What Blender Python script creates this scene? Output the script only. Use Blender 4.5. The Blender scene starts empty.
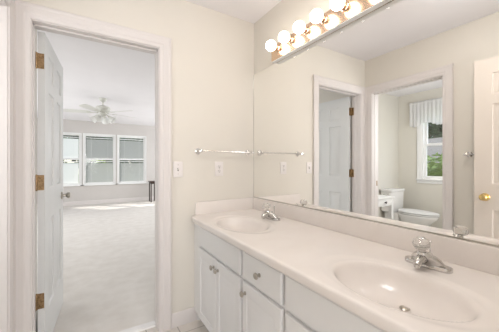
import bpy, bmesh, math, random
from mathutils import Vector, Matrix, Euler

S = bpy.context.scene
C = S.collection
PI = math.pi

# ------------------------------------------------------------------ camera, world, lights, exposure
cam_d = bpy.data.cameras.new('camera')
cam_d.sensor_width = 36.0
cam_d.lens = 258.83 * 36.0 / 499.0
cam_d.shift_y = -2.5 / 499.0
cam_d.clip_start = 0.02
cam = bpy.data.objects.new('camera', cam_d)
C.objects.link(cam)
cam.location = (0, 0, 1.206)
cam.rotation_euler = (math.radians(90), 0, math.radians(-31.83))
S.camera = cam

S.view_settings.view_transform = 'Standard'
S.view_settings.look = 'None'
S.view_settings.exposure = 0.1
S.view_settings.gamma = 1.0
S.view_settings.use_curve_mapping = False
S.cycles.use_denoising = True
S.cycles.max_bounces = 10
S.cycles.sample_clamp_indirect = 8.0

w = bpy.data.worlds.new('sky')
S.world = w
w.use_nodes = True
nt = w.node_tree
bg = nt.nodes['Background']
sky = nt.nodes.new('ShaderNodeTexSky')
sky.sky_type = 'NISHITA'
sky.sun_disc = False
sky.sun_elevation = math.radians(52)
sky.sun_rotation = math.radians(200)
nt.links.new(sky.outputs[0], bg.inputs[0])
bg.inputs[1].default_value = 0.32


def lamp(name, kind, loc, direction, energy, color=(1, 1, 1), size=(1, 1)):
    d = bpy.data.lights.new(name, kind)
    d.energy = energy
    d.color = color
    if kind == 'AREA':
        d.shape = 'RECTANGLE'
        d.size, d.size_y = size
    o = bpy.data.objects.new(name, d)
    C.objects.link(o)
    o.location = loc
    o.rotation_euler = Vector(direction).to_track_quat('-Z', 'Y').to_euler()
    return o


sun = lamp('sun', 'SUN', (-6, 12, 12), (0.55, -0.55, -0.85), 5.5, (1.0, 0.95, 0.87))
sun.data.angle = math.radians(1.5)
lamp('hall_fill', 'AREA', (0.2, -1.75, 1.15), (0.0, 1.0, 0.22), 58, (0.98, 0.98, 1.0), (2.2, 1.4))  # added unseen fill behind the entry; the hall has no window
lamp('bedroom_fill_right', 'AREA', (3.42, 6.3, 1.45), (-1, 0, 0), 74, (0.95, 0.98, 1.0), (4.0, 1.8))  # added fill at the right bedroom wall, where no window is built
lamp('bedroom_fill_left', 'AREA', (-2.06, 5.6, 1.45), (1, 0.0, 0), 54, (0.95, 0.98, 1.0), (4.0, 1.8))  # second added bedroom fill, on the windowless left side
lamp('toilet_room_fill', 'AREA', (-1.3, 0.96, 1.55), (0, 1, 0.0), 17, (0.97, 0.98, 1.0), (1.0, 1.1))  # added fill by the near wall of the toilet room, out of view

# ------------------------------------------------------------------ materials


def principled(name, col, rough=0.5, metal=0.0, **kw):
    m = bpy.data.materials.new(name)
    m.use_nodes = True
    b = m.node_tree.nodes['Principled BSDF']
    b.inputs['Base Color'].default_value = (*col, 1)
    b.inputs['Roughness'].default_value = rough
    b.inputs['Metallic'].default_value = metal
    for k, v in kw.items():
        b.inputs[k.replace('_', ' ')].default_value = v
    return m


def noisy(name, c1, c2, scale, rough=0.6, bump=0.0, bscale=None, detail=3.0, metal=0.0, stretch=None, **kw):
    m = principled(name, c1, rough, metal, **kw)
    n = m.node_tree
    b = n.nodes['Principled BSDF']
    tc = n.nodes.new('ShaderNodeTexCoord')
    mp = n.nodes.new('ShaderNodeMapping')
    if stretch:
        mp.inputs['Scale'].default_value = stretch
    n.links.new(tc.outputs['Object'], mp.inputs[0])
    t = n.nodes.new('ShaderNodeTexNoise')
    t.inputs['Scale'].default_value = scale
    t.inputs['Detail'].default_value = detail
    n.links.new(mp.outputs[0], t.inputs['Vector'])
    r = n.nodes.new('ShaderNodeValToRGB')
    r.color_ramp.elements[0].position = 0.3
    r.color_ramp.elements[1].position = 0.7
    r.color_ramp.elements[0].color = (*c1, 1)
    r.color_ramp.elements[1].color = (*c2, 1)
    n.links.new(t.outputs['Fac'], r.inputs[0])
    n.links.new(r.outputs[0], b.inputs['Base Color'])
    if bump:
        t2 = n.nodes.new('ShaderNodeTexNoise')
        t2.inputs['Scale'].default_value = bscale or scale
        t2.inputs['Detail'].default_value = 4
        n.links.new(mp.outputs[0], t2.inputs['Vector'])
        bp = n.nodes.new('ShaderNodeBump')
        bp.inputs['Strength'].default_value = bump
        bp.inputs['Distance'].default_value = 0.01
        n.links.new(t2.outputs['Fac'], bp.inputs['Height'])
        n.links.new(bp.outputs[0], b.inputs['Normal'])
    return m


def tile_mat(name, c1, c2, grout, size):
    m = principled(name, c1, 0.35)
    n = m.node_tree
    b = n.nodes['Principled BSDF']
    tc = n.nodes.new('ShaderNodeTexCoord')
    t = n.nodes.new('ShaderNodeTexBrick')
    t.offset = 0.0
    t.inputs['Scale'].default_value = 1.0
    t.inputs['Brick Width'].default_value = size
    t.inputs['Row Height'].default_value = size
    t.inputs['Mortar Size'].default_value = 0.004
    t.inputs['Mortar Smooth'].default_value = 0.1
    t.inputs['Color1'].default_value = (*c1, 1)
    t.inputs['Color2'].default_value = (*c2, 1)
    t.inputs['Mortar'].default_value = (*grout, 1)
    mp = n.nodes.new('ShaderNodeMapping')
    mp.inputs['Location'].default_value = (0.06, 0.03, 0)
    n.links.new(tc.outputs['Object'], mp.inputs[0])
    n.links.new(mp.outputs[0], t.inputs['Vector'])
    n.links.new(t.outputs['Color'], b.inputs['Base Color'])
    return m


def glass_mat(name, tint=(1, 1, 1), gloss=0.06):
    m = bpy.data.materials.new(name)
    m.use_nodes = True
    n = m.node_tree
    n.nodes.remove(n.nodes['Principled BSDF'])
    tr = n.nodes.new('ShaderNodeBsdfTransparent')
    tr.inputs[0].default_value = (*tint, 1)
    gl = n.nodes.new('ShaderNodeBsdfGlossy')
    gl.inputs['Roughness'].default_value = 0.02
    mx = n.nodes.new('ShaderNodeMixShader')
    mx.inputs[0].default_value = gloss
    n.links.new(tr.outputs[0], mx.inputs[1])
    n.links.new(gl.outputs[0], mx.inputs[2])
    n.links.new(mx.outputs[0], n.nodes['Material Output'].inputs[0])
    return m


def translucent_mat(name, col, fac, rough=0.7, clear=0.0):
    m = principled(name, col, rough)
    n = m.node_tree
    b = n.nodes['Principled BSDF']
    t = n.nodes.new('ShaderNodeBsdfTranslucent')
    t.inputs[0].default_value = (*col, 1)
    mx = n.nodes.new('ShaderNodeMixShader')
    mx.inputs[0].default_value = fac
    n.links.new(b.outputs[0], mx.inputs[1])
    n.links.new(t.outputs[0], mx.inputs[2])
    out = mx
    if clear:
        tr = n.nodes.new('ShaderNodeBsdfTransparent')
        m2 = n.nodes.new('ShaderNodeMixShader')
        m2.inputs[0].default_value = clear
        n.links.new(mx.outputs[0], m2.inputs[1])
        n.links.new(tr.outputs[0], m2.inputs[2])
        out = m2
    n.links.new(out.outputs[0], n.nodes['Material Output'].inputs[0])
    return m


M = {}
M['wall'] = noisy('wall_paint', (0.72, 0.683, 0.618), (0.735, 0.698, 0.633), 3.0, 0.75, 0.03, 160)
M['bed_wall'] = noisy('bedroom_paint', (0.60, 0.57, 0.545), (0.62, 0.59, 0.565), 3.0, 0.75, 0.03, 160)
M['toilet_wall'] = noisy('toilet_room_paint', (0.74, 0.71, 0.64), (0.75, 0.72, 0.65), 3.0, 0.75, 0.03, 160)
M['ceiling'] = noisy('ceiling_paint', (0.85, 0.83, 0.845), (0.87, 0.85, 0.865), 3.0, 0.85, 0.05, 220)
M['trim'] = noisy('trim_paint', (0.695, 0.655, 0.635), (0.715, 0.675, 0.655), 6.0, 0.4)
M['door'] = noisy('door_paint', (0.70, 0.71, 0.705), (0.72, 0.73, 0.725), 5.0, 0.4)
M['cabinet'] = noisy('cabinet_paint', (0.79, 0.785, 0.775), (0.81, 0.805, 0.795), 5.0, 0.42)
M['counter'] = noisy('cultured_marble', (0.80, 0.745, 0.70), (0.835, 0.785, 0.745), 5.0, 0.22, detail=6, stretch=(1.0, 1.6, 1.0))
M['tile'] = tile_mat('floor_tile', (0.70, 0.655, 0.60), (0.68, 0.635, 0.58), (0.42, 0.38, 0.34), 0.205)
M['carpet'] = noisy('carpet_pile', (0.67, 0.635, 0.59), (0.75, 0.72, 0.68), 7.0, 0.95, 0.5, 160, detail=8)
M['threshold'] = noisy('threshold_marble', (0.85, 0.84, 0.82), (0.78, 0.77, 0.76), 9.0, 0.25, detail=6)
M['chrome'] = noisy('polished_chrome', (0.78, 0.78, 0.78), (0.82, 0.82, 0.82), 8.0, 0.08, metal=1.0)
M['faucet_chrome'] = noisy('faucet_chrome', (0.60, 0.59, 0.575), (0.66, 0.65, 0.635), 8.0, 0.12, metal=1.0)
M['nickel'] = noisy('satin_nickel', (0.45, 0.42, 0.37), (0.50, 0.47, 0.42), 30.0, 0.28, metal=1.0)
M['brass'] = noisy('polished_brass', (0.80, 0.58, 0.24), (0.85, 0.62, 0.27), 12.0, 0.16, metal=1.0)
M['hinge'] = noisy('aged_brass', (0.22, 0.15, 0.08), (0.46, 0.32, 0.18), 90.0, 0.45, metal=1.0)
M['copper'] = noisy('polished_light_bar', (0.74, 0.55, 0.40), (0.78, 0.58, 0.43), 9.0, 0.22, metal=1.0)
M['plate'] = noisy('switch_plastic', (0.78, 0.74, 0.72), (0.80, 0.76, 0.74), 9.0, 0.35)
M['slot'] = noisy('dark_slot', (0.10, 0.09, 0.085), (0.13, 0.12, 0.11), 30.0, 0.6)
M['ceramic'] = noisy('white_ceramic', (0.86, 0.85, 0.83), (0.87, 0.86, 0.84), 3.0, 0.12)
M['white'] = noisy('white_enamel', (0.85, 0.85, 0.84), (0.87, 0.87, 0.86), 5.0, 0.35)
M['fan'] = noisy('fan_enamel', (0.64, 0.64, 0.58), (0.68, 0.68, 0.62), 8.0, 0.4)
M['fan_blade'] = noisy('fan_blade_laminate', (0.70, 0.70, 0.66), (0.74, 0.74, 0.70), 8.0, 0.45)
M['dark_wood'] = noisy('dark_wood', (0.030, 0.016, 0.012), (0.055, 0.030, 0.022), 14.0, 0.35, detail=6, stretch=(1, 1, 6))
M['bark'] = noisy('bark', (0.10, 0.075, 0.055), (0.18, 0.14, 0.10), 20.0, 0.9, 0.5)
M['leaf_dark'] = noisy('leaf_dark', (0.045, 0.085, 0.04), (0.10, 0.16, 0.07), 3.0, 0.7)
M['leaf_bright'] = noisy('leaf_bright', (0.20, 0.30, 0.06), (0.34, 0.44, 0.12), 4.0, 0.6)
M['ground'] = noisy('lawn', (0.12, 0.17, 0.06), (0.22, 0.24, 0.10), 1.5, 0.95, 0.3, 60)
M['roof'] = noisy('roof_shingle', (0.15, 0.14, 0.125), (0.22, 0.205, 0.185), 12.0, 0.9)
M['siding'] = noisy('siding', (0.42, 0.40, 0.36), (0.48, 0.46, 0.41), 3.0, 0.8)
M['mirror'] = principled('mirror_silver', (0.97, 0.97, 0.955), 0.0, 1.0)
M['glass'] = glass_mat('window_glass')
M['acrylic'] = principled('clear_acrylic', (0.93, 0.91, 0.88), 0.06, 0.0, IOR=1.45)
M['acrylic'].node_tree.nodes['Principled BSDF'].inputs['Transmission Weight'].default_value = 0.75
M['curtain'] = translucent_mat('sheer_white_fabric', (0.94, 0.94, 0.94), 0.5, clear=0.10)
M['door_bulb_lit'] = noisy('bulb_tinted_door_paint', (0.73, 0.66, 0.59), (0.75, 0.68, 0.61), 5.0, 0.4)  # white door with the bulbs' warm light put into its colour
M['blind'] = translucent_mat('shaded_slat_vinyl', (0.60, 0.62, 0.60), 0.25)  # white slats greyed, shade of the half open blinds in the colour
M['blind_sunlit'] = translucent_mat('sunlit_slat_vinyl', (0.95, 0.95, 0.94), 0.85)  # same slats, sun brightness put in as a whiter, more translucent colour
M['shade'] = translucent_mat('frosted_shade', (0.90, 0.90, 0.88), 0.4, 0.3)


def emission_mat(name, col, strength):
    m = bpy.data.materials.new(name)
    m.use_nodes = True
    n = m.node_tree
    b = n.nodes['Principled BSDF']
    b.inputs['Base Color'].default_value = (0.9, 0.88, 0.84, 1)
    b.inputs['Roughness'].default_value = 0.2
    b.inputs['Emission Color'].default_value = (*col, 1)
    b.inputs['Emission Strength'].default_value = strength
    return m


M['bulb'] = emission_mat('lit_bulb_glass', (1.0, 0.92, 0.82), 8.5)
M['dome'] = emission_mat('fill_dome_glow', (1.0, 0.975, 0.97), 32.0)  # glow of the added fill dome

# ------------------------------------------------------------------ geometry helpers


class G:
    def __init__(self):
        self.v, self.f = [], []

    def add(self, vs, fs):
        b = len(self.v)
        self.v += [tuple(p) for p in vs]
        self.f += [tuple(b + i for i in f) for f in fs]
        return self

    def box(self, x0, x1, y0, y1, z0, z1):
        vs = [(x, y, z) for x in (x0, x1) for y in (y0, y1) for z in (z0, z1)]
        return self.add(vs, [(0, 1, 3, 2), (4, 6, 7, 5), (0, 4, 5, 1), (2, 3, 7, 6), (0, 2, 6, 4), (1, 5, 7, 3)])

    def lathe(self, prof, o=(0, 0, 0), d=(0, 0, 1), n=24, sx=1.0, sy=1.0):
        q = Vector((0, 0, 1)).rotation_difference(Vector(d).normalized())
        o = Vector(o)
        vs, fs = [], []
        for r, h in prof:
            for k in range(n):
                a = 2 * PI * k / n
                vs.append(o + q @ Vector((sx * r * math.cos(a), sy * r * math.sin(a), h)))
        for i in range(len(prof) - 1):
            for k in range(n):
                fs.append((i * n + k, i * n + (k + 1) % n, (i + 1) * n + (k + 1) % n, (i + 1) * n + k))
        if prof[0][0] > 1e-6:
            fs.append(tuple(range(n))[::-1])
        if prof[-1][0] > 1e-6:
            fs.append(tuple((len(prof) - 1) * n + k for k in range(n)))
        return self.add(vs, fs)

    def tube(self, pts, rad, n=10):
        pts = [Vector(p) for p in pts]
        if not hasattr(rad, '__len__'):
            rad = [rad] * len(pts)
        vs, fs = [], []
        ref = None
        for i, p in enumerate(pts):
            t = (pts[min(i + 1, len(pts) - 1)] - pts[max(i - 1, 0)]).normalized()
            if ref is None:
                ref = t.orthogonal().normalized()
            ref = (ref - t * ref.dot(t)).normalized()
            b = t.cross(ref)
            r = rad[i] if hasattr(rad[i], '__len__') else (rad[i], rad[i])
            for k in range(n):
                a = 2 * PI * k / n
                vs.append(p + ref * r[0] * math.cos(a) + b * r[1] * math.sin(a))
        for i in range(len(pts) - 1):
            for k in range(n):
                fs.append((i * n + k, i * n + (k + 1) % n, (i + 1) * n + (k + 1) % n, (i + 1) * n + k))
        fs += [tuple(range(n))[::-1], tuple((len(pts) - 1) * n + k for k in range(n))]
        return self.add(vs, fs)

    def loft(self, rings, cap=True):
        n = len(rings[0])
        vs = [p for r in rings for p in r]
        fs = []
        for i in range(len(rings) - 1):
            for k in range(n):
                fs.append((i * n + k, i * n + (k + 1) % n, (i + 1) * n + (k + 1) % n, (i + 1) * n + k))
        if cap:
            fs += [tuple(range(n))[::-1], tuple((len(rings) - 1) * n + k for k in range(n))]
        return self.add(vs, fs)

    def sphere(self, c, r, n=20, m=12, sc=(1, 1, 1)):
        vs = [(c[0], c[1], c[2] - r * sc[2])]
        for i in range(1, m):
            t = -PI / 2 + PI * i / m
            for k in range(n):
                a = 2 * PI * k / n
                vs.append((c[0] + sc[0] * r * math.cos(t) * math.cos(a), c[1] + sc[1] * r * math.cos(t) * math.sin(a), c[2] + sc[2] * r * math.sin(t)))
        vs.append((c[0], c[1], c[2] + r * sc[2]))
        fs = [(0, 1 + (k + 1) % n, 1 + k) for k in range(n)]
        for i in range(m - 2):
            for k in range(n):
                a, b = 1 + i * n + k, 1 + i * n + (k + 1) % n
                fs.append((a, b, b + n, a + n))
        L = len(vs) - 1
        fs += [(L, L - n + k, L - n + (k + 1) % n) for k in range(n)]
        return self.add(vs, fs)

    def build(self, name, mat, parent=None, bevel=0.0, seg=2, smooth=True, recalc=True, angle=35):
        me = bpy.data.meshes.new(name)
        bm = bmesh.new()
        bv = [bm.verts.new(p) for p in self.v]
        for f in self.f:
            try:
                bm.faces.new([bv[i] for i in f])
            except ValueError:
                pass
        if recalc:
            bmesh.ops.recalc_face_normals(bm, faces=bm.faces)
        if bevel:
            es = [e for e in bm.edges if len(e.link_faces) == 2 and e.calc_face_angle(0) > 0.6]
            bmesh.ops.bevel(bm, geom=es, offset=bevel, segments=seg, profile=0.6, affect='EDGES', clamp_overlap=True)
        bm.to_mesh(me)
        bm.free()
        if smooth:
            me.polygons.foreach_set('use_smooth', [True] * len(me.polygons))
            me.set_sharp_from_angle(angle=math.radians(angle))
        me.materials.append(mat)
        o = bpy.data.objects.new(name, me)
        C.objects.link(o)
        if parent:
            o.parent = parent
        return o


def tag(o, label, cat, group=None, kind=None):
    o['label'] = label
    o['category'] = cat
    if group:
        o['group'] = group
    if kind:
        o['kind'] = kind
    return o


def thing(name, label, cat, loc=(0, 0, 0), rotz=0.0, group=None, kind=None):
    o = bpy.data.objects.new(name, None)
    o.empty_display_size = 0.1
    C.objects.link(o)
    o.location = loc
    o.rotation_euler = (0, 0, rotz)
    return tag(o, label, cat, group, kind)


def struct(g, name, mat, label, cat, **kw):
    return tag(g.build(name, mat, **kw), label, cat, kind='structure')


def dup(root, loc, rotz=None, label=None):
    r = root.copy()
    C.objects.link(r)
    r.location = loc
    if rotz is not None:
        r.rotation_euler = (0, 0, rotz)
    if label:
        r['label'] = label
    for ch in [c for c in S.objects if c.parent == root]:
        c = ch.copy()
        C.objects.link(c)
        c.parent = r
        for g in [q for q in S.objects if q.parent == ch]:
            d = g.copy()
            C.objects.link(d)
            d.parent = c
    return r


def wall(axis, a0, a1, u0, u1, z0, z1, holes=()):
    """axis 'x': wall plane normal x, thickness a0..a1, runs along y (u). axis 'y': the other way."""
    us = sorted({u0, u1, *[h[i] for h in holes for i in (0, 1)]})
    zs = sorted({z0, z1, *[h[i] for h in holes for i in (2, 3)]})

    def solid(i, j):
        if not (0 <= i < len(us) - 1 and 0 <= j < len(zs) - 1):
            return False
        cu, cz = (us[i] + us[i + 1]) / 2, (zs[j] + zs[j + 1]) / 2
        return not any(h[0] < cu < h[1] and h[2] < cz < h[3] for h in holes)
    g = G()
    P = (lambda a, u, z: (a, u, z)) if axis == 'x' else (lambda a, u, z: (u, a, z))
    idx = {}
    for a in (a0, a1):
        for i, u in enumerate(us):
            for j, z in enumerate(zs):
                idx[(a, i, j)] = len(g.v)
                g.v.append(P(a, u, z))
    q = lambda *k: g.f.append(tuple(idx[t] for t in k))
    for i in range(len(us) - 1):
        for j in range(len(zs) - 1):
            if not solid(i, j):
                continue
            for a in (a0, a1):
                q((a, i, j), (a, i + 1, j), (a, i + 1, j + 1), (a, i, j + 1))
            if not solid(i - 1, j):
                q((a0, i, j), (a0, i, j + 1), (a1, i, j + 1), (a1, i, j))
            if not solid(i + 1, j):
                q((a0, i + 1, j), (a0, i + 1, j + 1), (a1, i + 1, j + 1), (a1, i + 1, j))
            if not solid(i, j - 1):
                q((a0, i, j), (a0, i + 1, j), (a1, i + 1, j), (a1, i, j))
            if not solid(i, j + 1):
                q((a0, i, j + 1), (a0, i + 1, j + 1), (a1, i + 1, j + 1), (a1, i, j + 1))
    used = sorted({i for f in g.f for i in f})
    mp = {o: n for n, o in enumerate(used)}
    g.v = [g.v[i] for i in used]
    g.f = [tuple(mp[i] for i in f) for f in g.f]
    return g


CASING = [(0.0, 0.0), (0.0, 0.009), (0.006, 0.012), (0.022, 0.012), (0.030, 0.016), (0.060, 0.017), (0.068, 0.020), (0.079, 0.020), (0.083, 0.016), (0.083, 0.0)]


def casing(g, P, u0, u1, ztop, zbot=None, wscale=1.0):
    """mitred moulding around an opening; P(u, z, t) maps to the world. zbot: closed frame."""
    rings = []
    for (wd, t) in CASING:
        wd *= wscale
        pts = [(u0 - wd, 0.0), (u0 - wd, ztop + wd), (u1 + wd, ztop + wd), (u1 + wd, 0.0)]
        if zbot is not None:
            pts[0] = (u0 - wd, zbot - wd)
            pts[3] = (u1 + wd, zbot - wd)
        rings.append([P(u, z, t) for u, z in pts])
    n = len(rings)
    vs = [rings[i][k] for k in range(4) for i in range(n)]
    fs = []
    for k in range(4 if zbot is not None else 3):
        for i in range(n):
            a, b = k * n + i, k * n + (i + 1) % n
            c, d = ((k + 1) % 4) * n + (i + 1) % n, ((k + 1) % 4) * n + i
            fs.append((a, b, c, d))
    if zbot is None:
        fs += [tuple(range(n)), tuple(3 * n + i for i in range(n))]
    g.add(vs, fs)


def panel_face(g, P, w, h, panels, prof):
    """a face of size w x h with moulded rectangles. P(u, v, depth)."""
    us = sorted({0, w, *[p[i] for p in panels for i in (0, 1)]})
    vs_ = sorted({0, h, *[p[i] for p in panels for i in (2, 3)]})
    for i in range(len(us) - 1):
        for j in range(len(vs_) - 1):
            cu, cv = (us[i] + us[i + 1]) / 2, (vs_[j] + vs_[j + 1]) / 2
            if any(p[0] < cu < p[1] and p[2] < cv < p[3] for p in panels):
                continue
            g.add([P(us[i], vs_[j], 0), P(us[i + 1], vs_[j], 0), P(us[i + 1], vs_[j + 1], 0), P(us[i], vs_[j + 1], 0)], [(0, 1, 2, 3)])
    for (a, b, c, d) in panels:
        rings = [[P(a + o, c + o, dp), P(b - o, c + o, dp), P(b - o, d - o, dp), P(a + o, d - o, dp)] for o, dp in prof]
        vv = [p for r in rings for p in r]
        ff = [(r * 4 + k, r * 4 + (k + 1) % 4, r * 4 + 4 + (k + 1) % 4, r * 4 + 4 + k) for r in range(len(rings) - 1) for k in range(4)]
        L = (len(rings) - 1) * 4
        ff.append((L, L + 1, L + 2, L + 3))
        g.add(vv, ff)


DOOR_PROF = [(0, 0), (0.004, -0.001), (0.010, -0.011), (0.022, -0.0125), (0.050, -0.004), (0.052, -0.003)]
CAB_PROF = [(0, 0), (0.002, -0.003), (0.006, -0.004), (0.009, -0.0035), (0.042, -0.001), (0.044, -0.0005)]


def six_panel_slab(w, h, t):
    g = G()
    st, ms = 0.108, 0.10
    pw = (w - 2 * st - ms) / 2
    pans = []
    for u in (st, st + pw + ms):
        for z0, z1 in ((0.24, 0.83), (1.03, 1.67), (1.74, 1.915)):
            pans.append((u, u + pw, z0, z1))
    panel_face(g, lambda u, v, d: (u, -d, v), w, h, pans, DOOR_PROF)
    panel_face(g, lambda u, v, d: (u, t + d, v), w, h, pans, DOOR_PROF)
    for a, b in (((0, 0), (w, 0)), ((w, 0), (w, h)), ((w, h), (0, h)), ((0, h), (0, 0))):
        g.add([(a[0], 0, a[1]), (b[0], 0, b[1]), (b[0], t, b[1]), (a[0], t, a[1])], [(0, 1, 2, 3)])
    return g


def knob_geo(g, x, z, y, s):
    """door knob on face y, pointing along s*y"""
    prof = [(0.031, 0), (0.031, 0.004), (0.027, 0.008), (0.012, 0.010), (0.010, 0.028), (0.018, 0.034), (0.026, 0.044), (0.026, 0.052), (0.019, 0.060), (0.0, 0.063)]
    g.lathe(prof, (x, y, z), (0, s, 0), 24)


# ------------------------------------------------------------------ measures of the place
XW, YW, XL, YN, H = 1.2394, 1.920, -0.364, 0.05, 2.44
T = 0.12
DL, DR, DH = -0.277, 0.424, 2.03        # bedroom doorway
TY0, TY1 = 1.114, 1.825                  # toilet room doorway
YB, XBL, XBR = 8.90, -2.40, 3.50       # bedroom
TYB = 2.62                              # toilet room back wall

# ------------------------------------------------------------------ structure
struct(G().box(XL - 0.06, XW + T, -0.07, 1.992, -0.06, 0), 'floor', M['tile'], 'beige square tile floor of the bathroom in front of the vanity', 'floor')
struct(G().box(XBL, XL - 0.06, 0.9, TYB, -0.06, 0), 'floor_toilet_room', M['tile'], 'tile floor of the toilet room seen in the mirror', 'floor')
struct(G().box(XBL, XBR, 2.052, YB, -0.06, 0.006), 'floor_bedroom', M['carpet'], 'pale cream carpet beyond the open doorway', 'floor')
struct(G().box(-1.6, 2.1, -2.6, -0.07, -0.06, 0.004), 'floor_hall', M['carpet'], 'carpet of the hall behind the bathroom entry', 'floor')
struct(G().box(XBL - T, XBR + T, -2.72, YB + T, H, H + 0.1), 'ceiling', M['ceiling'], 'plain white ceiling above all the rooms', 'ceiling')
struct(wall('y', YW, YW + T, XL, XBR, 0, H, [(DL - 0.02, DR + 0.02, -0.01, DH + 0.02)]), 'wall_far', M['wall'],
       'beige wall with the bedroom doorway and the towel bar', 'wall', smooth=False)
struct(wall('x', XW, XW + T, -0.07, YW, 0, H), 'wall_right', M['wall'], 'beige wall behind the long mirror and vanity', 'wall', smooth=False)
struct(wall('x', XL - T, XL, -0.07, TYB + T, 0, H, [(TY0 - 0.02, TY1 + 0.02, -0.01, DH + 0.02)]), 'wall_left', M['wall'],
       'beige wall with the toilet room doorway, seen in the mirror', 'wall', smooth=False)
EX0, EX1 = -0.239, 0.545
struct(wall('y', -0.07, YN, -2.3, XBR, 0, H, [(EX0 - 0.02, EX1 + 0.02, -0.01, DH + 0.04), (XW + T, XBR, -1, H + 1), (-2.3, XL - T, -1, H + 1)]),
       'wall_near', M['wall'], 'beige wall around the entry doorway where the camera stands', 'wall', smooth=False)
struct(wall('y', TYB, TYB + T, XBL, XL - T, 0, H), 'wall_toilet_back', M['toilet_wall'], 'pale wall behind the toilet tank in the mirror', 'wall', smooth=False)
struct(wall('y', 0.78, 0.90, XBL, XL - T, 0, H), 'wall_toilet_near', M['toilet_wall'], 'pale near wall of the toilet room', 'wall', smooth=False)
WY0, WY1, WZ0, WZ1 = 1.45, 2.225, 0.935, 2.10
struct(wall('x', XBL - T, XBL, 0.78, TYB + T, 0, H, [(WY0, WY1, WZ0, WZ1)]), 'wall_toilet_window', M['toilet_wall'],
       'cream wall holding the curtained window of the toilet room', 'wall', smooth=False)
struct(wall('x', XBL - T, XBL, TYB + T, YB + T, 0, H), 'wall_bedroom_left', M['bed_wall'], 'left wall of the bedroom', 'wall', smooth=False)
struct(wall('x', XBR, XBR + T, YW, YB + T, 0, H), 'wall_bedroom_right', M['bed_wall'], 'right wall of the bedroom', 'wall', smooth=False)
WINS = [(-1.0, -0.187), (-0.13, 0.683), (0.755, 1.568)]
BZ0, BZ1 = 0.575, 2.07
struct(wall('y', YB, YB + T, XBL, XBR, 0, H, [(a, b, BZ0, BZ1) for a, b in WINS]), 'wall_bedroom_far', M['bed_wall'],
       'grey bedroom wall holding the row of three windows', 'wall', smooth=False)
struct(wall('y', -2.72, -2.6, -1.6, 2.1, 0, H), 'wall_hall_back', M['wall'], 'wall at the back of the hall', 'wall', smooth=False)
struct(wall('x', -1.72, -1.6, -2.72, -0.07, 0, H), 'wall_hall_left', M['wall'], 'left wall of the hall', 'wall', smooth=False)
struct(wall('x', 2.1, 2.22, -2.72, -0.07, 0, H), 'wall_hall_right', M['wall'], 'right wall of the hall', 'wall', smooth=False)
struct(wall('y', -0.07, 0.0, -1.6, XL - T, 0, H), 'wall_hall_front', M['wall'], 'hall wall left of the entry', 'wall', smooth=False)
struct(wall('y', -0.07, 0.0, XW + T, 2.1, 0, H), 'wall_hall_corner', M['wall'], 'hall wall right of the entry', 'wall', smooth=False)


def jamb(axis, a0, a1, u0, u1, zt, stop_at):
    g = G()
    P = (lambda x0, x1, y0, y1, z0, z1: g.box(x0, x1, y0, y1, z0, z1)) if axis == 'y' else (lambda x0, x1, y0, y1, z0, z1: g.box(y0, y1, x0, x1, z0, z1))
    P(u0 - 0.019, u0, a0, a1, 0, zt + 0.019)
    P(u1, u1 + 0.019, a0, a1, 0, zt + 0.019)
    P(u0, u1, a0, a1, zt, zt + 0.019)
    s0, s1 = stop_at
    P(u0, u0 + 0.004, s0, s1, 0, zt)
    P(u1 - 0.004, u1, s0, s1, 0, zt)
    P(u0, u1, s0, s1, zt - 0.010, zt)
    return g


g = jamb('y', YW, YW + T, DL, DR, DH, (YW + 0.045, YW + 0.08))
casing(g, lambda u, z, t: (u, YW - t, z), DL - 0.005, DR + 0.005, DH + 0.005)
casing(g, lambda u, z, t: (u, YW + T + t, z), DL - 0.012, DR + 0.005, DH + 0.012, wscale=0.9)
struct(g, 'trim_1', M['trim'], 'white moulded frame around the bedroom doorway', 'door frame', angle=8)
g = jamb('x', XL - T, XL, TY0, TY1, DH, (XL - 0.075, XL - 0.04))
casing(g, lambda u, z, t: (XL + t, u, z), TY0 - 0.005, TY1 + 0.005, DH + 0.005)
casing(g, lambda u, z, t: (XL - T - t, u, z), TY0 - 0.005, TY1 + 0.005, DH + 0.005)
tr2 = struct(g, 'trim_2', M['trim'], 'white moulded frame around the toilet room doorway in the mirror', 'door frame', angle=8)
G().box(XL - 0.1, XL - 0.078, TY1 - 0.0025, TY1, 0.94, 1.0).build('strike_plate', M['hinge'], tr2)
struct(jamb('y', -0.07, YN, EX0, EX1, DH + 0.02, (-0.03, 0.0)), 'trim_3', M['trim'], 'white frame of the entry doorway', 'door frame')
g = G()
g.add([(DL, 1.992, 0), (DR, 1.992, 0), (DR, 1.997, 0.011), (DL, 1.997, 0.011), (DL, 2.050, 0.014), (DR, 2.050, 0.014), (DR, 2.054, 0.0), (DL, 2.054, 0.0)],
      [(0, 1, 2, 3), (3, 2, 5, 4), (4, 5, 6, 7), (0, 7, 6, 1), (0, 3, 4, 7), (1, 6, 5, 2)])
struct(g, 'trim_4', M['threshold'], 'white marble threshold between tile and carpet', 'threshold')


def baseboard(g, P, u0, u1, h=0.10):
    pr = [(0, 0), (0.014, 0), (0.014, h * 0.72), (0.010, h * 0.82), (0.009, h * 0.92), (0.004, h), (0, h)]
    n = len(pr)
    g.add([P(u, t, z) for u in (u0, u1) for t, z in pr], [(i, (i + 1) % n, n + (i + 1) % n, n + i) for i in range(n)] + [tuple(range(n)), tuple(range(n, 2 * n))])


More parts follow.
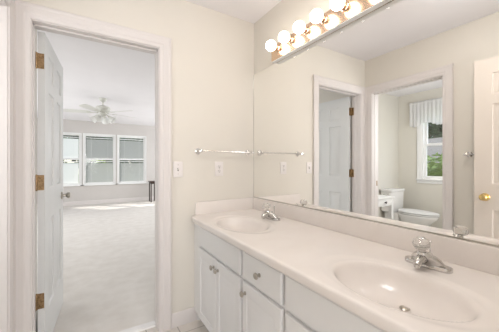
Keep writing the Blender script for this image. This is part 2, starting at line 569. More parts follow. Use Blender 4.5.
g = G()
baseboard(g, lambda u, t, z: (u, YW - t, z), DR + 0.089, 0.755)
struct(g, 'baseboard_far', M['trim'], 'white baseboard between the doorway and the vanity', 'baseboard')
g = G()
baseboard(g, lambda u, t, z: (XL + t, u, z), YN, TY0 - 0.089)
struct(g, 'baseboard_left', M['trim'], 'white baseboard behind the open entry door', 'baseboard')
g = G()
baseboard(g, lambda u, t, z: (u, YB - t, z + 0.006), XBL, XBR, 0.12)
struct(g, 'baseboard_bedroom', M['trim'], 'white baseboard under the three bedroom windows', 'baseboard')
g = G()
baseboard(g, lambda u, t, z: (u, TYB - t, z), XBL, XL - T)
baseboard(g, lambda u, t, z: (XBL + t, u, z), 0.9, TYB)
struct(g, 'baseboard_toilet', M['trim'], 'white baseboard around the toilet', 'baseboard')

# ------------------------------------------------------------------ windows


def window(name, label, P, u0, u1, z0, z1, inner_trim=True):
    """P(u, z, d): d = depth into the wall from the room face."""
    root = thing(name, label, 'window', kind='structure')

    def rect(g, a, b, c, d, d0, d1):
        v = [P(u, z, q) for u in (a, b) for z in (c, d) for q in (d0, d1)]
        g.add(v, [(0, 1, 3, 2), (4, 6, 7, 5), (0, 4, 5, 1), (2, 3, 7, 6), (0, 2, 6, 4), (1, 5, 7, 3)])

    def frame(g, a, b, c, d, wd, d0, d1):
        rect(g, a, a + wd, c, d, d0, d1)
        rect(g, b - wd, b, c, d, d0, d1)
        rect(g, a + wd, b - wd, c, c + wd, d0, d1)
        rect(g, a + wd, b - wd, d - wd, d, d0, d1)
    g = G()
    frame(g, u0, u1, z0, z1, 0.022, 0.0, T)
    if inner_trim:
        casing(g, lambda u, z, t: P(u, z, -t), u0, u1, z1, z0, 0.8 if inner_trim is True else inner_trim)
    g.build('window_frame', M['white'], root)
    zm = (z0 + z1) / 2
    g = G()
    frame(g, u0 + 0.022, u1 - 0.022, zm - 0.005, z1 - 0.022, 0.036, 0.075, 0.105)
    g.build('upper_sash', M['white'], root)
    g = G()
    frame(g, u0 + 0.022, u1 - 0.022, z0 + 0.022, zm + 0.025, 0.036, 0.042, 0.072)
    g.build('lower_sash', M['white'], root)
    g = G()
    rect(g, u0 + 0.05, u1 - 0.05, zm + 0.02, z1 - 0.05, 0.088, 0.092)
    g.build('pane', M['glass'], root)
    g = G()
    rect(g, u0 + 0.05, u1 - 0.05, z0 + 0.05, zm, 0.055, 0.059)
    g.build('pane', M['glass'], root)
    g = G()
    rect(g, u0 - 0.075, u1 + 0.075, z0 - 0.012, z0 + 0.008, -0.045, 0.04)
    g.build('window_sill', M['white'], root, bevel=0.004)
    return root


BL = ['leftmost bedroom window, partly behind the open door, its blind glowing white', 'middle bedroom window under the ceiling fan', 'right bedroom window above the dark side table']
for i, (a, b) in enumerate(WINS):
    window('window_%d' % (i + 1), BL[i], lambda u, z, d: (u, YB + d, z), a, b, BZ0, BZ1, 0.2)
window('window_4', 'toilet room window with a white valance, seen in the mirror', lambda u, z, d: (XBL - d, u, z), WY0, WY1, WZ0, WZ1)


def blind(label, u0, u1, z0, z1, tilt, y):
    root = thing('window_blind', label, 'blind', ((u0 + u1) / 2, y, z0), group='white blinds in the bedroom windows')
    hw = (u1 - u0) / 2
    top = z1 - z0
    G().box(-hw, hw, -0.012, 0.012, top - 0.022, top).build('head_rail', M['white'], root, bevel=0.003)
    G().box(-hw, hw, -0.009, 0.009, 0.0, 0.012).build('bottom_rail', M['white'], root, bevel=0.003)
    g = G()
    n = int((top - 0.05) / 0.021)
    c, s = math.cos(tilt), math.sin(tilt)
    for k in range(n):
        z = 0.024 + k * 0.021
        pts = []
        for q, bow in ((-0.0125, 0), (0, 0.002), (0.0125, 0)):
            pts.append((q * c - bow * s, q * s + bow * c))
        th = 0.0007
        vs = [(x, p[0], z + p[1] + dz) for x in (-hw + 0.004, hw - 0.004) for p in pts for dz in (0, th)]
        g.add(vs, [(0, 2, 8, 6), (2, 4, 10, 8), (1, 7, 9, 3), (3, 9, 11, 5), (0, 6, 7, 1), (4, 5, 11, 10)])
    g.build('slats', M['blind_sunlit'] if tilt > 1.0 else M['blind'], root)
    for x in (-hw * 0.62, hw * 0.62):
        G().tube([(x, -0.0135, 0.005), (x, -0.0135, top - 0.01)], 0.0022, 6).build('ladder_cord', M['white'], root)
    return root


zm = (BZ0 + BZ1) / 2
for i, (a, b) in enumerate(WINS):
    nm = ('leftmost', 'middle', 'right')[i]
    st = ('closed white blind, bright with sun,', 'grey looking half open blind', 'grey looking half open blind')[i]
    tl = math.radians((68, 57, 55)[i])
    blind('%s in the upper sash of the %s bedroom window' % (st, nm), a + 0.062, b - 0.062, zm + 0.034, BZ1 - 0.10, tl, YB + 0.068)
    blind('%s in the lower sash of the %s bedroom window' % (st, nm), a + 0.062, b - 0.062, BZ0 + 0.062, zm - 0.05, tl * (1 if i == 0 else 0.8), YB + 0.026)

# ------------------------------------------------------------------ doors
root = thing('door_1', 'white six panel door standing open into the bedroom', 'door', (-0.2335, YW + T + 0.009, 0.012), math.radians(86.2), kind='structure')
six_panel_slab(0.690, 2.012, 0.035).build('door_slab', M['door'], root)
g = G()
knob_geo(g, 0.612, 0.928, 0.0, -1)
kn = g.build('door_knob', M['nickel'], root)
g = G()
knob_geo(g, 0.612, 0.928, 0.035, 1)
g.build('door_knob', M['nickel'], root)
for z in (1.83, 1.075, 0.34):
    g = G()
    g.box(-0.0035, -0.0005, 0.003, 0.034, z - 0.047, z + 0.047)
    g.lathe([(0.0, -0.052), (0.005, -0.050), (0.0068, -0.046), (0.0068, 0.046), (0.005, 0.050), (0, 0.052)], (-0.006, 0.0405, z), (0, 0, 1), 12)
    g.add([(x, y + d, q) for q in (z - 0.047, z + 0.047) for x, y in ((-0.044, 0.0385), (-0.009, 0.0408)) for d in (0, 0.0012)],
          [(0, 1, 3, 2), (4, 6, 7, 5), (0, 4, 5, 1), (2, 3, 7, 6), (0, 2, 6, 4), (1, 5, 7, 3)])
    for dz in (-0.03, 0.0, 0.03):
        g.lathe([(0.0042, 0), (0.003, 0.0012), (0, 0.0014)], (-0.0035, 0.012 + 0.008 * (dz == 0), z + dz), (-1, 0, 0), 10)
    g.build('hinge', M['hinge'], root, smooth=True)
root = thing('door_2', 'white six panel entry door with brass knob, open against the left wall', 'door', (-0.237, 0.068, 0.012), math.radians(90), kind='structure')
six_panel_slab(0.770, 2.032, 0.035).build('door_slab', M['door_bulb_lit'], root)
for y, s in ((0.0, -1), (0.035, 1)):
    g = G()
    knob_geo(g, 0.700, 0.925, y, s)
    g.build('door_knob', M['brass'], root)

# ------------------------------------------------------------------ vanity cabinet
FX, FRX = 0.672, 0.691
VY0, VY1 = 0.060, YW - 0.0005
CT, CB = 0.812, 0.772
van = thing('vanity_cabinet', 'long white painted vanity cabinet with drawer and panelled doors', 'cabinet', (0, 0, 0))
g = G()
g.box(FRX + 0.0192, XW - 0.006, VY0, VY0 + 0.018, 0.0, CB - 0.001)
g.box(FRX + 0.0192, XW - 0.006, VY1 - 0.018, VY1, 0.0, CB - 0.001)
g.box(FRX + 0.0192, XW - 0.012, VY0 + 0.018, VY1 - 0.018, 0.08, 0.096)
g.box(XW - 0.012, XW - 0.006, VY0 + 0.018, VY1 - 0.018, 0.08, CB - 0.001)
fr = wall('x', FRX, FRX + 0.019, VY0, VY1, 0.08, CB - 0.001,
          [(a, b, c, d) for a, b in ((0.23, 0.48), (0.53, 0.78), (0.87, 1.12), (1.21, 1.45), (1.505, 1.75)) for c, d in ((0.125, 0.58), (0.645, 0.735))])
g.add(fr.v, fr.f)
g.build('cabinet_frame', M['cabinet'], van, smooth=False)
G().box(0.755, 0.771, VY0 + 0.018, VY1 - 0.018, 0.0, 0.08).build('toe_kick', M['cabinet'], van)


def front(y0, y1, z0, z1, name, raised):
    g = G()
    wd, ht = y1 - y0, z1 - z0
    P = lambda u, v, d: (FX - d, y0 + u, z0 + v)
    e = 0.004
    if raised:
        pr = CAB_PROF
        panel_face(g, lambda u, v, d: P(e + u, e + v, d), wd - 2 * e, ht - 2 * e, [(0.038, wd - 2 * e - 0.038, 0.052, ht - 2 * e - 0.052)], pr)
    else:
        panel_face(g, lambda u, v, d: P(e + u, e + v, d), wd - 2 * e, ht - 2 * e, [], [])
    R = [[(FX, y0 + e, z0 + e), (FX, y1 - e, z0 + e), (FX, y1 - e, z1 - e), (FX, y0 + e, z1 - e)],
         [(FX + 0.003, y0, z0), (FX + 0.003, y1, z0), (FX + 0.003, y1, z1), (FX + 0.003, y0, z1)],
         [(FRX - 0.0006, y0, z0), (FRX - 0.0006, y1, z0), (FRX - 0.0006, y1, z1), (FRX - 0.0006, y0, z1)]]
    g.add([p for r in R for p in r], [(r * 4 + k, r * 4 + (k + 1) % 4, r * 4 + 4 + (k + 1) % 4, r * 4 + 4 + k) for r in range(2) for k in range(4)] + [(8, 9, 10, 11)])
    return g.build(name, M['cabinet'], van)


def pull(parent, y, z):
    G().lathe([(0.010, 0), (0.010, 0.002), (0.006, 0.004), (0.0055, 0.012), (0.010, 0.016), (0.0155, 0.019), (0.0155, 0.023), (0.012, 0.027), (0, 0.0285)],
              (FX, y, z), (-1, 0, 0), 20).build('knob', M['nickel'], parent)


front(1.177, 1.782, 0.621, 0.756, 'false_front', False)
d = front(0.838, 1.153, 0.621, 0.756, 'drawer', False)
pull(d, 0.9955, 0.688)
front(0.20, 0.812, 0.621, 0.756, 'false_front', False)
for y0, y1, ky in ((1.483, 1.782, 1.510), (1.177, 1.475, 1.448), (0.838, 1.153, 1.124), (0.511, 0.812, 0.538), (0.20, 0.503, 0.476)):
    d = front(y0, y1, 0.097, 0.602, 'cabinet_door', True)
    pull(d, ky, 0.550)

# ------------------------------------------------------------------ countertop with two moulded basins
SINKS = [(0.858, 1.478), (0.858, 0.475)]
AX, AY, OX, OY, DEP = 0.146, 0.208, 0.178, 0.285, 0.098


def sstep(a, b, t):
    if a > b:
        return 1 - sstep(b, a, t)
    t = max(0.0, min(1.0, (t - a) / (b - a)))
    return t * t * (3 - 2 * t)


def deck(x, y):
    z = CT
    for cx, cy in SINKS:
        dx, dy = x - cx, y - cy
        r = math.hypot(dx / AX, dy / AY)
        ro = math.hypot(dx / OX, dy / OY)
        z -= 0.0045 * (1 - sstep(0.86, 1.02, ro))
        if r < 1.08:
            z -= DEP * (1 - (r / 1.08) ** 3.4) * sstep(1.08, 0.93, r)
    return z


ct = thing('vanity_countertop', 'cream cultured marble countertop with two moulded oval basins', 'countertop', (0, 0, 0))
X0, X1, Y0, Y1, RC = 0.645, XW - 0.002, 0.057, YW - 0.001, 0.10
ny, nx = 250, 78
rows = []
for j in range(ny + 1):
    y = Y0 + (Y1 - Y0) * j / ny
    xf = X0
    if y > Y1 - RC:
        xf = X0 + 0.058 * (1 - math.sqrt(max(0, 1 - ((y - (Y1 - RC)) / RC) ** 2)))
    row = [(xf + 0.05, y, CB), (xf + 0.006, y, CB), (xf + 0.0015, y, CB + 0.003), (xf, y, CB + 0.010), (xf, y, CT - 0.009), (xf + 0.0015, y, CT - 0.004), (xf + 0.005, y, CT - 0.001)]
    for i in range(nx + 1):
        x = xf + 0.012 + (X1 - xf - 0.012) * i / nx
        row.append((x, y, deck(x, y)))
    rows.append(row)
g = G()
nn = len(rows[0])
g.add([p for r in rows for p in r], [(j * nn + i, j * nn + i + 1, (j + 1) * nn + i + 1, (j + 1) * nn + i) for j in range(ny) for i in range(nn - 1)])
g.add(rows[0] + [(X1, Y0, CB)], [tuple(range(nn + 1))])
g.add([(X1, Y0, CB), (X1, Y1, CB), (X0 + 0.05, Y0, CB), (X0 + 0.05, Y1, CB)], [])
g.build('deck', M['counter'], ct, recalc=True, angle=50)
G().box(XW - 0.021, XW - 0.002, Y0, Y1, CT - 0.001, 0.909).build('back_splash', M['counter'], ct, bevel=0.005, seg=3)
g = G()
pts = []
xs0, xs1 = 0.694, XW - 0.021
prof = [(xs0, CT - 0.002), (xs1, CT - 0.002), (xs1, 0.909), (xs0 + 0.02, 0.909), (xs0 + 0.008, 0.905), (xs0 + 0.001, 0.897)]
n = len(prof)
g.add([(x, y, z) for y in (YW - 0.019, YW - 0.001) for x, z in prof], [(i, (i + 1) % n, n + (i + 1) % n, n + i) for i in range(n)] + [tuple(range(n)), tuple(range(n, 2 * n))])
g.build('side_splash', M['counter'], ct, bevel=0.004, seg=3)
for cx, cy in SINKS:
    x, y = cx + 0.055, cy - 0.005
    G().lathe([(0.0, 0.003), (0.008, 0.0025), (0.0115, 0.001), (0.0125, 0.0), (0.014, 0.0012), (0.0155, 0.0012), (0.017, 0.0)], (x, y, deck(x, y) + 0.0015), (0, 0, 1), 24).build('drain', M['nickel'], ct)

# ------------------------------------------------------------------ faucets


def faucet(label, x, y):
    root = thing('faucet', label, 'faucet', (x, y, CT), group='chrome faucets on the countertop')
    rings = []
    for z, s in ((0.0003, 1.0), (0.008, 1.0), (0.013, 0.94), (0.016, 0.84)):
        ring = []
        for k in range(36):
            a = 2 * PI * k / 36
            c, sn = math.cos(a), math.sin(a)
            ring.append((0.027 * s * math.copysign(abs(c) ** 0.6, c), 0.080 * (0.96 + 0.04 * s) * math.copysign(abs(sn) ** 0.6, sn), z))
        rings.append(ring)
    G().loft(rings).build('base_plate', M['faucet_chrome'], root)
    rings = []
    for z, rx, ry, ox in ((0.012, 0.026, 0.062, 0.0), (0.022, 0.028, 0.059, -0.003), (0.034, 0.031, 0.051, -0.010), (0.045, 0.031, 0.041, -0.021), (0.055, 0.026, 0.029, -0.033), (0.063, 0.017, 0.018, -0.039)):
        rings.append([(ox + rx * math.cos(2 * PI * k / 28), ry * math.sin(2 * PI * k / 28), z) for k in range(28)])
    G().loft(rings).build('body', M['faucet_chrome'], root)
    sp = [(-0.004, 0, 0.034), (-0.035, 0, 0.038), (-0.055, 0, 0.036), (-0.072, 0, 0.030), (-0.084, 0, 0.022)]
    g = G().tube(sp, [(0.020, 0.025), (0.019, 0.023), (0.0165, 0.020), (0.0145, 0.018), (0.011, 0.0145)], 18)
    g.lathe([(0.011, 0), (0.011, -0.012), (0.009, -0.014)], (-0.077, 0, 0.024), (0, 0, 1), 16)
    g.build('spout', M['faucet_chrome'], root)
    hd = (-0.24, 0, 1.0)
    h = G().lathe([(0.012, 0.0), (0.011, 0.016), (0.016, 0.020)], (-0.040, 0, 0.062), hd, 20).build('handle_stem', M['faucet_chrome'], root)
    prof = [(0.016, 0.014), (0.025, 0.019), (0.029, 0.027), (0.029, 0.037), (0.025, 0.047), (0.017, 0.053), (0.0, 0.0545)]
    k = G().lathe(prof, (-0.040, 0, 0.062), hd, 12).build('handle_knob', M['acrylic'], root, angle=20)
    k['label'] = 'clear faceted acrylic knob'
    q = Vector(hd).normalized()
    c = Vector((-0.040, 0, 0.062)) + q * 0.0546
    G().lathe([(0.010, 0), (0.010, 0.0015), (0.007, 0.0025), (0, 0.0028)], c, hd, 16).build('cap', M['chrome'], k)
    g = G().tube([(0.021, 0, 0.014), (0.021, 0, 0.085)], 0.0028, 10)
    g.sphere((0.021, 0, 0.088), 0.006, 12, 8)
    g.build('lift_rod', M['chrome'], root)
    return root


f1 = faucet('chrome faucet behind the far basin, near the wall corner', 1.105, 1.478)
dup(f1, (1.105, 0.484, CT), 0, 'chrome faucet with clear knob behind the near basin')

# ------------------------------------------------------------------ mirror, vanity light
mr = thing('wall_mirror', 'wide frameless mirror on the wall above the backsplash', 'mirror', (XW, 0.99, 0.911))
my0, my1 = 0.058 - 0.99, YW - 0.004 - 0.99
G().box(-0.0055, -0.001, my0, my1, 0.002, 1.076).build('mirror_glass', M['mirror'], mr, smooth=False)
G().box(-0.0085, -0.0005, my0, my1, -0.001, 0.0045).build('bottom_channel', M['nickel'], mr, smooth=False)
G().box(-0.0068, -0.0005, my1 - 0.0005, my1 + 0.003, 0.0, 1.077).build('edge_strip', M['nickel'], mr, smooth=False)

vl = thing('vanity_light', 'polished brass light bar with a row of round bulbs above the mirror', 'wall light', (XW, 1.0, 1.984))
hw = 0.602
pr = [(0.0, 0.0026), (-0.043, 0.0026), (-0.045, 0.005), (-0.045, 0.118), (-0.042, 0.121), (0.0, 0.121)]
n = len(pr)
g = G()
g.add([(x - 0.0006, y, z) for y in (-hw, hw) for x, z in pr], [(i, (i + 1) % n, n + (i + 1) % n, n + i) for i in range(n)] + [tuple(range(n)), tuple(range(n, 2 * n))])
g.build('back_plate', M['copper'], vl, angle=20)
un = G().box(-0.0445, -0.0095, -hw, hw, 0.0, 0.0025).build('bottom_lip', M['white'], vl)
un['label'] = 'white underside of the bar'
for k in range(8):
    y = 0.524 - 0.1485 * k
    G().lathe([(0.026, 0.0), (0.026, 0.004), (0.021, 0.007), (0.020, 0.026), (0.022, 0.029), (0.018, 0.031)], (-0.0456, y, 0.083), (-1, 0, 0), 24).build('socket', M['copper'], vl)
    R = 0.0385
    prof = [(0.0135, 0.022), (0.0145, 0.0275)] + [(R * math.sin(t), 0.063 - R * math.cos(t)) for t in [math.radians(a) for a in range(24, 181, 12)]]
    prof[-1] = (0.0, prof[-1][1])
    G().lathe(prof, (-0.0456, y, 0.083), (-1, 0, 0), 28).build('bulb', M['bulb'], vl)

cl = thing('fill_dome', 'added round dome fill light, out of view over the entry end of the vanity', 'fill light', (0.45, 0.60, H))  # added emissive dome outside the view, evens out the room light
G().lathe([(0.150, -0.0005), (0.150, -0.018), (0.140, -0.022), (0.0, -0.022)], n=32).build('base', M['white'], cl)
G().lathe([(0.136, -0.0225), (0.134, -0.045), (0.118, -0.070), (0.085, -0.088), (0.045, -0.097), (0.0, -0.1)], n=32).build('dome', M['dome'], cl)

# ------------------------------------------------------------------ towel bars, switch, outlet


def towel_bar(label, loc, rotz, length):
    """local: wall plane y=0, room toward -y, bar along x centred"""
    root = thing('towel_bar', label, 'towel bar', loc, rotz)
    for s in (-1, 1):
        x = s * length / 2
        g = G()
        g.lathe([(0.024, 0.0005), (0.024, 0.005), (0.019, 0.010), (0.010, 0.016), (0.009, 0.044), (0.013, 0.050), (0.0145, 0.060), (0.012, 0.070), (0, 0.073)], (x, 0, 0), (0, -1, 0), 20)
        g.lathe([(0.010, 0), (0.012, 0.004), (0.008, 0.012), (0, 0.014)], (x + s * 0.010, -0.060, 0), (s, 0, 0), 14)
        g.build('post', M['chrome'], root)
    G().tube([(-length / 2, -0.060, 0), (length / 2, -0.060, 0)], 0.006, 14).build('bar', M['chrome'], root)
    return root


towel_bar('chrome towel bar on the wall between doorway and mirror', (0.945, YW, 1.300), 0, 0.45)
towel_bar('chrome towel bar half hidden by the open entry door, seen in the mirror', (XL, 0.685, 1.285), math.radians(90), 0.45)


def plate(name, label, cat, x, z, kind):
    root = thing(name, label, cat, (x, YW, z))
    G().box(-0.036, 0.036, -0.006, -0.0003, -0.058, 0.058).build('cover_plate', M['plate'], root, bevel=0.003)
    if kind == 'switch':
        g = G().box(-0.005, 0.005, -0.0066, -0.006, -0.012, 0.012)
        g.build('toggle_slot', M['slot'], root)
        g = G()
        g.add([(-0.0035, -0.0062, -0.006), (0.0035, -0.0062, -0.006), (0.0035, -0.0062, 0.006), (-0.0035, -0.0062, 0.006), (-0.003, -0.017, 0.006), (0.003, -0.017, 0.006), (0.003, -0.016, 0.012), (-0.003, -0.016, 0.012)],
              [(0, 1, 2, 3), (4, 5, 6, 7), (0, 1, 5, 4), (1, 2, 6, 5), (2, 3, 7, 6), (3, 0, 4, 7)])
        g.build('toggle', M['plate'], root)
        sc = (-0.034, 0.034)
    else:
        for s in (-1, 1):
            rc = G().lathe([(0.017, 0), (0.017, 0.0015), (0.0155, 0.0022)], (0, -0.006, s * 0.0195), (0, -1, 0), 24, 1.0, 0.85).build('receptacle', M['plate'], root)
            g = G()
            for dx in (-0.006, 0.006):
                g.box(dx - 0.0012, dx + 0.0012, -0.0088, -0.0081, s * 0.0195 - 0.001, s * 0.0195 + 0.008)
            g.lathe([(0.0028, 0), (0.0028, 0.0006)], (0, -0.0082, s * 0.0195 - 0.007), (0, -1, 0), 10)
            g.build('slots', M['slot'], rc)
        sc = (0,)
    for dz in sc:
        G().lathe([(0.0032, 0), (0.0026, 0.0012), (0, 0.0013)], (0, -0.006, dz), (0, -1, 0), 10).build('screw', M['nickel'], root)
    return root


plate('light_switch', 'pale toggle light switch beside the doorway frame', 'light switch', 0.564, 1.162, 'switch')
plate('wall_outlet', 'pale duplex outlet below the towel bar', 'outlet', 0.899, 1.163, 'outlet')

# ------------------------------------------------------------------ toilet room, seen in the mirror
tl = thing('toilet', 'white toilet with closed lid beneath the curtained window', 'toilet', (-1.99, 2.60, 0.0))


def oval(cx, cy, rx, ryf, ryb, z, n=40, p=1.0):
    r = []
    for k in range(n):
        a = 2 * PI * k / n
        s = math.sin(a)
        r.append((cx + rx * math.cos(a), cy + (ryb if s > 0 else ryf) * s, z))
    return r


g = G().loft([oval(0, -0.40, 0.130, 0.22, 0.18, 0.0), oval(0, -0.40, 0.125, 0.215, 0.18, 0.03), oval(0, -0.40, 0.112, 0.19, 0.17, 0.12), oval(0, -0.42, 0.125, 0.22, 0.18, 0.20),
              oval(0, -0.44, 0.150, 0.27, 0.20, 0.28), oval(0, -0.44, 0.180, 0.345, 0.225, 0.35), oval(0, -0.44, 0.187, 0.355, 0.235, 0.385), oval(0, -0.44, 0.184, 0.350, 0.23, 0.392)])
g.box(-0.11, 0.11, -0.26, -0.03, 0.25, 0.385)
g.build('bowl', M['ceramic'], tl, angle=60)
G().loft([oval(0, -0.445, 0.186, 0.355, 0.215, 0.398), oval(0, -0.445, 0.190, 0.36, 0.22, 0.402), oval(0, -0.445, 0.190, 0.36, 0.22, 0.412), oval(0, -0.445, 0.184, 0.354, 0.214, 0.415)]).build('seat', M['white'], tl)
G().loft([oval(0, -0.445, 0.186, 0.356, 0.225, 0.424), oval(0, -0.445, 0.190, 0.36, 0.23, 0.428), oval(0, -0.445, 0.186, 0.356, 0.226, 0.440), oval(0, -0.445, 0.150, 0.30, 0.19, 0.449), oval(0, -0.445, 0.06, 0.09, 0.08, 0.453)]).build('seat_lid', M['white'], tl)


def rrect(x0, x1, y0, y1, z, r=0.03, n=5):
    out = []
    for (cx, cy, a0) in ((x1 - r, y1 - r, 0), (x0 + r, y1 - r, 90), (x0 + r, y0 + r, 180), (x1 - r, y0 + r, 270)):
        for k in range(n + 1):
            a = math.radians(a0 + 90 * k / n)
            out.append((cx + r * math.cos(a), cy + r * math.sin(a), z))
    return out


G().loft([rrect(-0.17, 0.17, -0.175, -0.012, 0.387), rrect(-0.195, 0.195, -0.19, -0.008, 0.41), rrect(-0.205, 0.205, -0.195, -0.005, 0.728)]).build('tank', M['ceramic'], tl, angle=40)
G().loft([rrect(-0.212, 0.212, -0.203, -0.002, 0.729), rrect(-0.218, 0.218, -0.21, -0.001, 0.735), rrect(-0.218, 0.218, -0.21, -0.001, 0.760), rrect(-0.208, 0.208, -0.20, -0.008, 0.770)]).build('tank_lid', M['ceramic'], tl, angle=40)
g = G().lathe([(0.014, 0), (0.014, 0.006), (0.008, 0.010), (0.008, 0.02)], (0.204, -0.15, 0.69), (1, 0, 0), 16)
g.tube([(0.222, -0.15, 0.69), (0.226, -0.11, 0.686), (0.226, -0.07, 0.682)], [0.006, 0.006, 0.008], 10)
g.build('flush_lever', M['chrome'], tl)

tb = thing('side_table', 'small white side table with a dark drawer knob beside the toilet', 'table', (-0.83, 2.15, 0.0))
G().box(-0.22, 0.22, -0.22, 0.22, 0.742, 0.762).build('table_top', M['white'], tb, bevel=0.006)
G().box(-0.195, 0.195, -0.195, 0.20, 0.645, 0.742).build('apron', M['white'], tb)
dr = G().box(-0.15, 0.15, -0.203, -0.1955, 0.658, 0.732).build('drawer', M['white'], tb, bevel=0.003)
G().lathe([(0.008, 0), (0.007, 0.010), (0.015, 0.016), (0.015, 0.022), (0, 0.027)], (0.0, -0.203, 0.695), (0, -1, 0), 16).build('knob', M['slot'], dr)
for sx in (-1, 1):
    for sy in (-1, 1):
        g = G().loft([[(sx * 0.18 + a * q, sy * 0.18 + b * q, z) for a, b in ((-1, -1), (1, -1), (1, 1), (-1, 1))] for z, q in ((0.0, 0.016), (0.645, 0.022), (0.70, 0.022))])
        g.build('leg', M['white'], tb)

vc = thing('window_valance', 'sheer white gathered valance across the top of the toilet room window', 'curtain', (XBL, 1.84, 2.25))
g = G()
nv, nz = 160, 14
vs = []
for j in range(nz + 1):
    for i in range(nv + 1):
        u = i / nv
        y = 0.55 - 1.10 * u
        amp = 0.004 + 0.008 * j / nz
        x = 0.062 + amp * math.sin(u * 118) + 0.4 * amp * math.sin(u * 61 + 1.3)
        drop = 0.405 + 0.03 * math.sin(u * 2 * PI * 3) + 0.006 * math.sin(u * 118)
        vs.append((x, y, 0.02 - drop * j / nz))
g.add(vs, [(j * (nv + 1) + i, j * (nv + 1) + i + 1, (j + 1) * (nv + 1) + i + 1, (j + 1) * (nv + 1) + i) for j in range(nz) for i in range(nv)])
v = g.build('fabric', M['curtain'], vc, recalc=False, angle=180)
md = v.modifiers.new('thickness', 'SOLIDIFY')
md.thickness = 0.001
g = G().tube([(0.062, -0.56, -0.012), (0.062, 0.56, -0.012)], 0.006, 10)
for s in (-1, 1):
    g.tube([(0.0005, s * 0.55, -0.012), (0.062, s * 0.55, -0.012)], 0.006, 8)
g.build('rod', M['white'], vc)

# ------------------------------------------------------------------ bedroom: fan and dark table
fan = thing('ceiling_fan', 'pale ceiling fan with five blades and a glass light kit', 'ceiling fan', (0.227, 5.64, H))
G().lathe([(0.068, -0.0005), (0.068, -0.012), (0.055, -0.045), (0.022, -0.065), (0.016, -0.068)], (0, 0, 0), (0, 0, 1), 28).build('canopy', M['fan'], fan)
G().tube([(0, 0, -0.06), (0, 0, -0.15)], 0.0125, 14).build('downrod', M['fan'], fan)
G().lathe([(0.03, -0.135), (0.07, -0.145), (0.115, -0.165), (0.128, -0.19), (0.128, -0.215), (0.115, -0.24), (0.07, -0.255), (0.05, -0.27)], (0, 0, 0), (0, 0, 1), 32).build('motor_housing', M['fan'], fan)
BLADE0 = math.radians(56 - 31.83)
for k in range(5):
    a = BLADE0 + 2 * PI * k / 5
    ca, sa = math.cos(a), math.sin(a)

    def L(r, t, z):
        z2 = z + t * 0.20
        return (r * ca - t * sa, r * sa + t * ca, z2)
    out = [(0.20, 0.045), (0.24, 0.058), (0.45, 0.066), (0.60, 0.068), (0.645, 0.055), (0.66, 0.030)]
    ring = [(r, -t) for r, t in out] + [(r, t) for r, t in reversed(out)]
    g = G()
    n = len(ring)
    g.add([L(r, t, z) for z in (-0.272, -0.265) for r, t in ring], [tuple(range(n))[::-1], tuple(range(n, 2 * n))] + [(i, (i + 1) % n, n + (i + 1) % n, n + i) for i in range(n)])
    b = g.build('blade', M['fan_blade'], fan)
    g = G()
    arm = [(0.09, 0.016), (0.16, 0.012), (0.20, 0.034), (0.255, 0.036), (0.27, 0.015)]
    ring = [(r, -t) for r, t in arm] + [(r, t) for r, t in reversed(arm)]
    n = len(ring)
    g.add([L(r, t, z) for z in (-0.278, -0.2722) for r, t in ring], [tuple(range(n))[::-1], tuple(range(n, 2 * n))] + [(i, (i + 1) % n, n + (i + 1) % n, n + i) for i in range(n)])
    g.tube([L(0.06, 0, -0.25), L(0.10, 0, -0.272)], 0.012, 8)
    g.build('blade_arm', M['fan'], b)
G().lathe([(0.045, -0.262), (0.06, -0.275), (0.062, -0.31), (0.045, -0.33), (0.02, -0.345), (0, -0.35)], (0, 0, 0), (0, 0, 1), 24).build('light_kit', M['fan'], fan)
for k in range(4):
    a = math.radians(12 - 31.83 + 90 * k)
    dv = Vector((math.cos(a) * 0.75, math.sin(a) * 0.75, -0.66)).normalized()
    o = Vector((0.05 * math.cos(a), 0.05 * math.sin(a), -0.295))
    g = G().lathe([(0.010, 0.0), (0.010, 0.06), (0.022, 0.062), (0.022, 0.085)], o, dv, 14)
    ar = g.build('lamp_arm', M['fan'], fan)
    G().lathe([(0.024, 0.078), (0.030, 0.090), (0.048, 0.120), (0.060, 0.155), (0.074, 0.180), (0.072, 0.181), (0.056, 0.155), (0.044, 0.121), (0.026, 0.092), (0.0, 0.086)], o, dv, 20).build('glass_shade', M['shade'], ar)

st = thing('dark_side_table', 'narrow dark wood side table near the right bedroom window', 'table', (1.715, 8.55, 0.006))
G().box(-0.105, 0.105, -0.16, 0.16, 0.615, 0.648).build('table_top', M['dark_wood'], st, bevel=0.004)
G().box(-0.085, 0.085, -0.14, 0.14, 0.565, 0.615).build('apron', M['dark_wood'], st)
for sx in (-1, 1):
    for sy in (-1, 1):
        x, y = sx * 0.075, sy * 0.13
        G().box(x - 0.015, x + 0.015, y - 0.015, y + 0.015, 0, 0.615).build('leg', M['dark_wood'], st, bevel=0.003)

# ------------------------------------------------------------------ outdoors
GZ = -1.2
struct(G().box(-60, 40, -30, 70, GZ - 0.2, GZ), 'ground_outside', M['ground'], 'lawn outside the windows', 'ground')


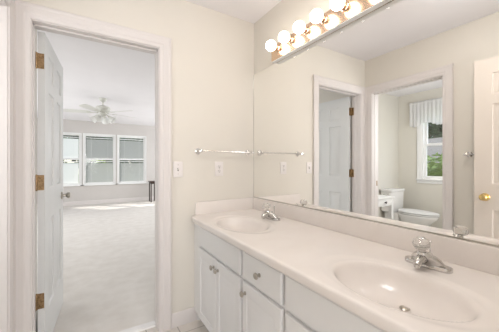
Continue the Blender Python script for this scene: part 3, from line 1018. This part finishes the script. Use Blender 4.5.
def tree(name, label, cat, loc, rx, rz, crown_z, n, leaf, mat, seed, group, blobs=7):
    rnd = random.Random(seed)
    root = thing(name, label, cat, loc, group=group)
    cen = [(rnd.uniform(-0.5, 0.5) * rx, rnd.uniform(-0.5, 0.5) * rx, crown_z + rnd.uniform(-0.5, 0.5) * rz) for _ in range(blobs)]
    g = G()
    g.tube([(0, 0, 0), (0.05, 0.02, crown_z * 0.5), (0, 0, crown_z)], [0.07 * rx, 0.055 * rx, 0.03 * rx], 10)
    for c in cen:
        g.tube([(0, 0, crown_z * 0.5), (c[0] * 0.5, c[1] * 0.5, (crown_z * 0.6 + c[2] * 0.4)), c], [0.03 * rx, 0.02 * rx, 0.008 * rx], 7)
    g.build('trunk', M['bark'], root)
    g = G()
    for i in range(n):
        c = cen[i % blobs]
        d = Vector((rnd.gauss(0, 1), rnd.gauss(0, 1), rnd.gauss(0, 1))).normalized() * (rnd.random() ** 0.4)
        p = Vector((c[0] + d.x * rx * 0.6, c[1] + d.y * rx * 0.6, c[2] + d.z * rz * 0.6))
        u = Vector((rnd.gauss(0, 1), rnd.gauss(0, 1), rnd.gauss(0, 0.5))).normalized()
        v = u.orthogonal().normalized()
        s = leaf * rnd.uniform(0.6, 1.3)
        g.add([p - u * s, p + v * s * 0.5, p + u * s, p - v * s * 0.5], [(0, 1, 2, 3)])
    g.build('foliage', mat, root, smooth=False, recalc=False)
    return root


TG = 'trees beyond the bedroom windows'
for i, (x, y, rx, rz, cz) in enumerate([(-3.9, 16.5, 1.7, 2.2, 3.0), (0.35, 15.4, 1.7, 2.6, 3.3), (3.0, 20.6, 2.3, 3.2, 3.8), (8.6, 16.5, 1.7, 2.4, 3.0)]):
    tree('tree', ('dark tree outside behind the leftmost bedroom blind', 'dark tree outside behind the middle bedroom window', 'dark tree outside behind the right bedroom window', 'dark tree outside to the right of the bedroom windows')[i],
         'tree', (x, y, GZ), rx, rz, cz, 4200, 0.15, M['leaf_dark'], 10 + i, TG)
for i, (x, y, lb) in enumerate(((-1.5, 12.2, 'dark rounded shrub outside the leftmost bedroom window'), (0.5, 11.9, 'dark rounded shrub behind the bright shrub outside the middle bedroom window'), (2.5, 12.2, 'dark rounded shrub outside the right bedroom window'))):
    tree('shrub', lb, 'shrub', (x, y, GZ), 0.85, 1.1, 2.2, 1800, 0.1, M['leaf_dark'], 70 + i, 'dark shrubs beyond the bedroom windows', 6)
tree('shrub', 'bright green shrub close outside the middle bedroom window', 'shrub', (0.42, 10.1, GZ), 0.38, 0.8, 2.25, 500, 0.06, M['leaf_bright'], 31, None, 5)
tree('shrub', 'yellow green shrub low outside the toilet room window', 'shrub', (-5.4, 3.35, GZ), 1.1, 1.0, 1.75, 3000, 0.07, M['leaf_bright'], 44, None, 6)
tree('tree', 'dark leafy tree beyond the neighbouring roof in the toilet room window', 'tree', (-21.0, 9.5, GZ), 4.5, 3.0, 5.2, 4200, 0.24, M['leaf_dark'], 51, None, 8)
hs = thing('house', 'neighbouring house with a grey roof outside the toilet room window', 'house', (-13.0, 7.6, GZ), math.radians(20))
G().box(-2.5, 2.5, -4, 4, 0, 2.3).build('house_wall', M['siding'], hs, smooth=False)
g = G()
g.add([(-2.8, -4.3, 2.25), (2.8, -4.3, 2.25), (0, -4.3, 3.7), (-2.8, 4.3, 2.25), (2.8, 4.3, 2.25), (0, 4.3, 3.7)], [(0, 1, 2), (3, 5, 4), (0, 2, 5, 3), (1, 4, 5, 2), (0, 3, 4, 1)])
g.build('roof', M['roof'], hs, smooth=False)
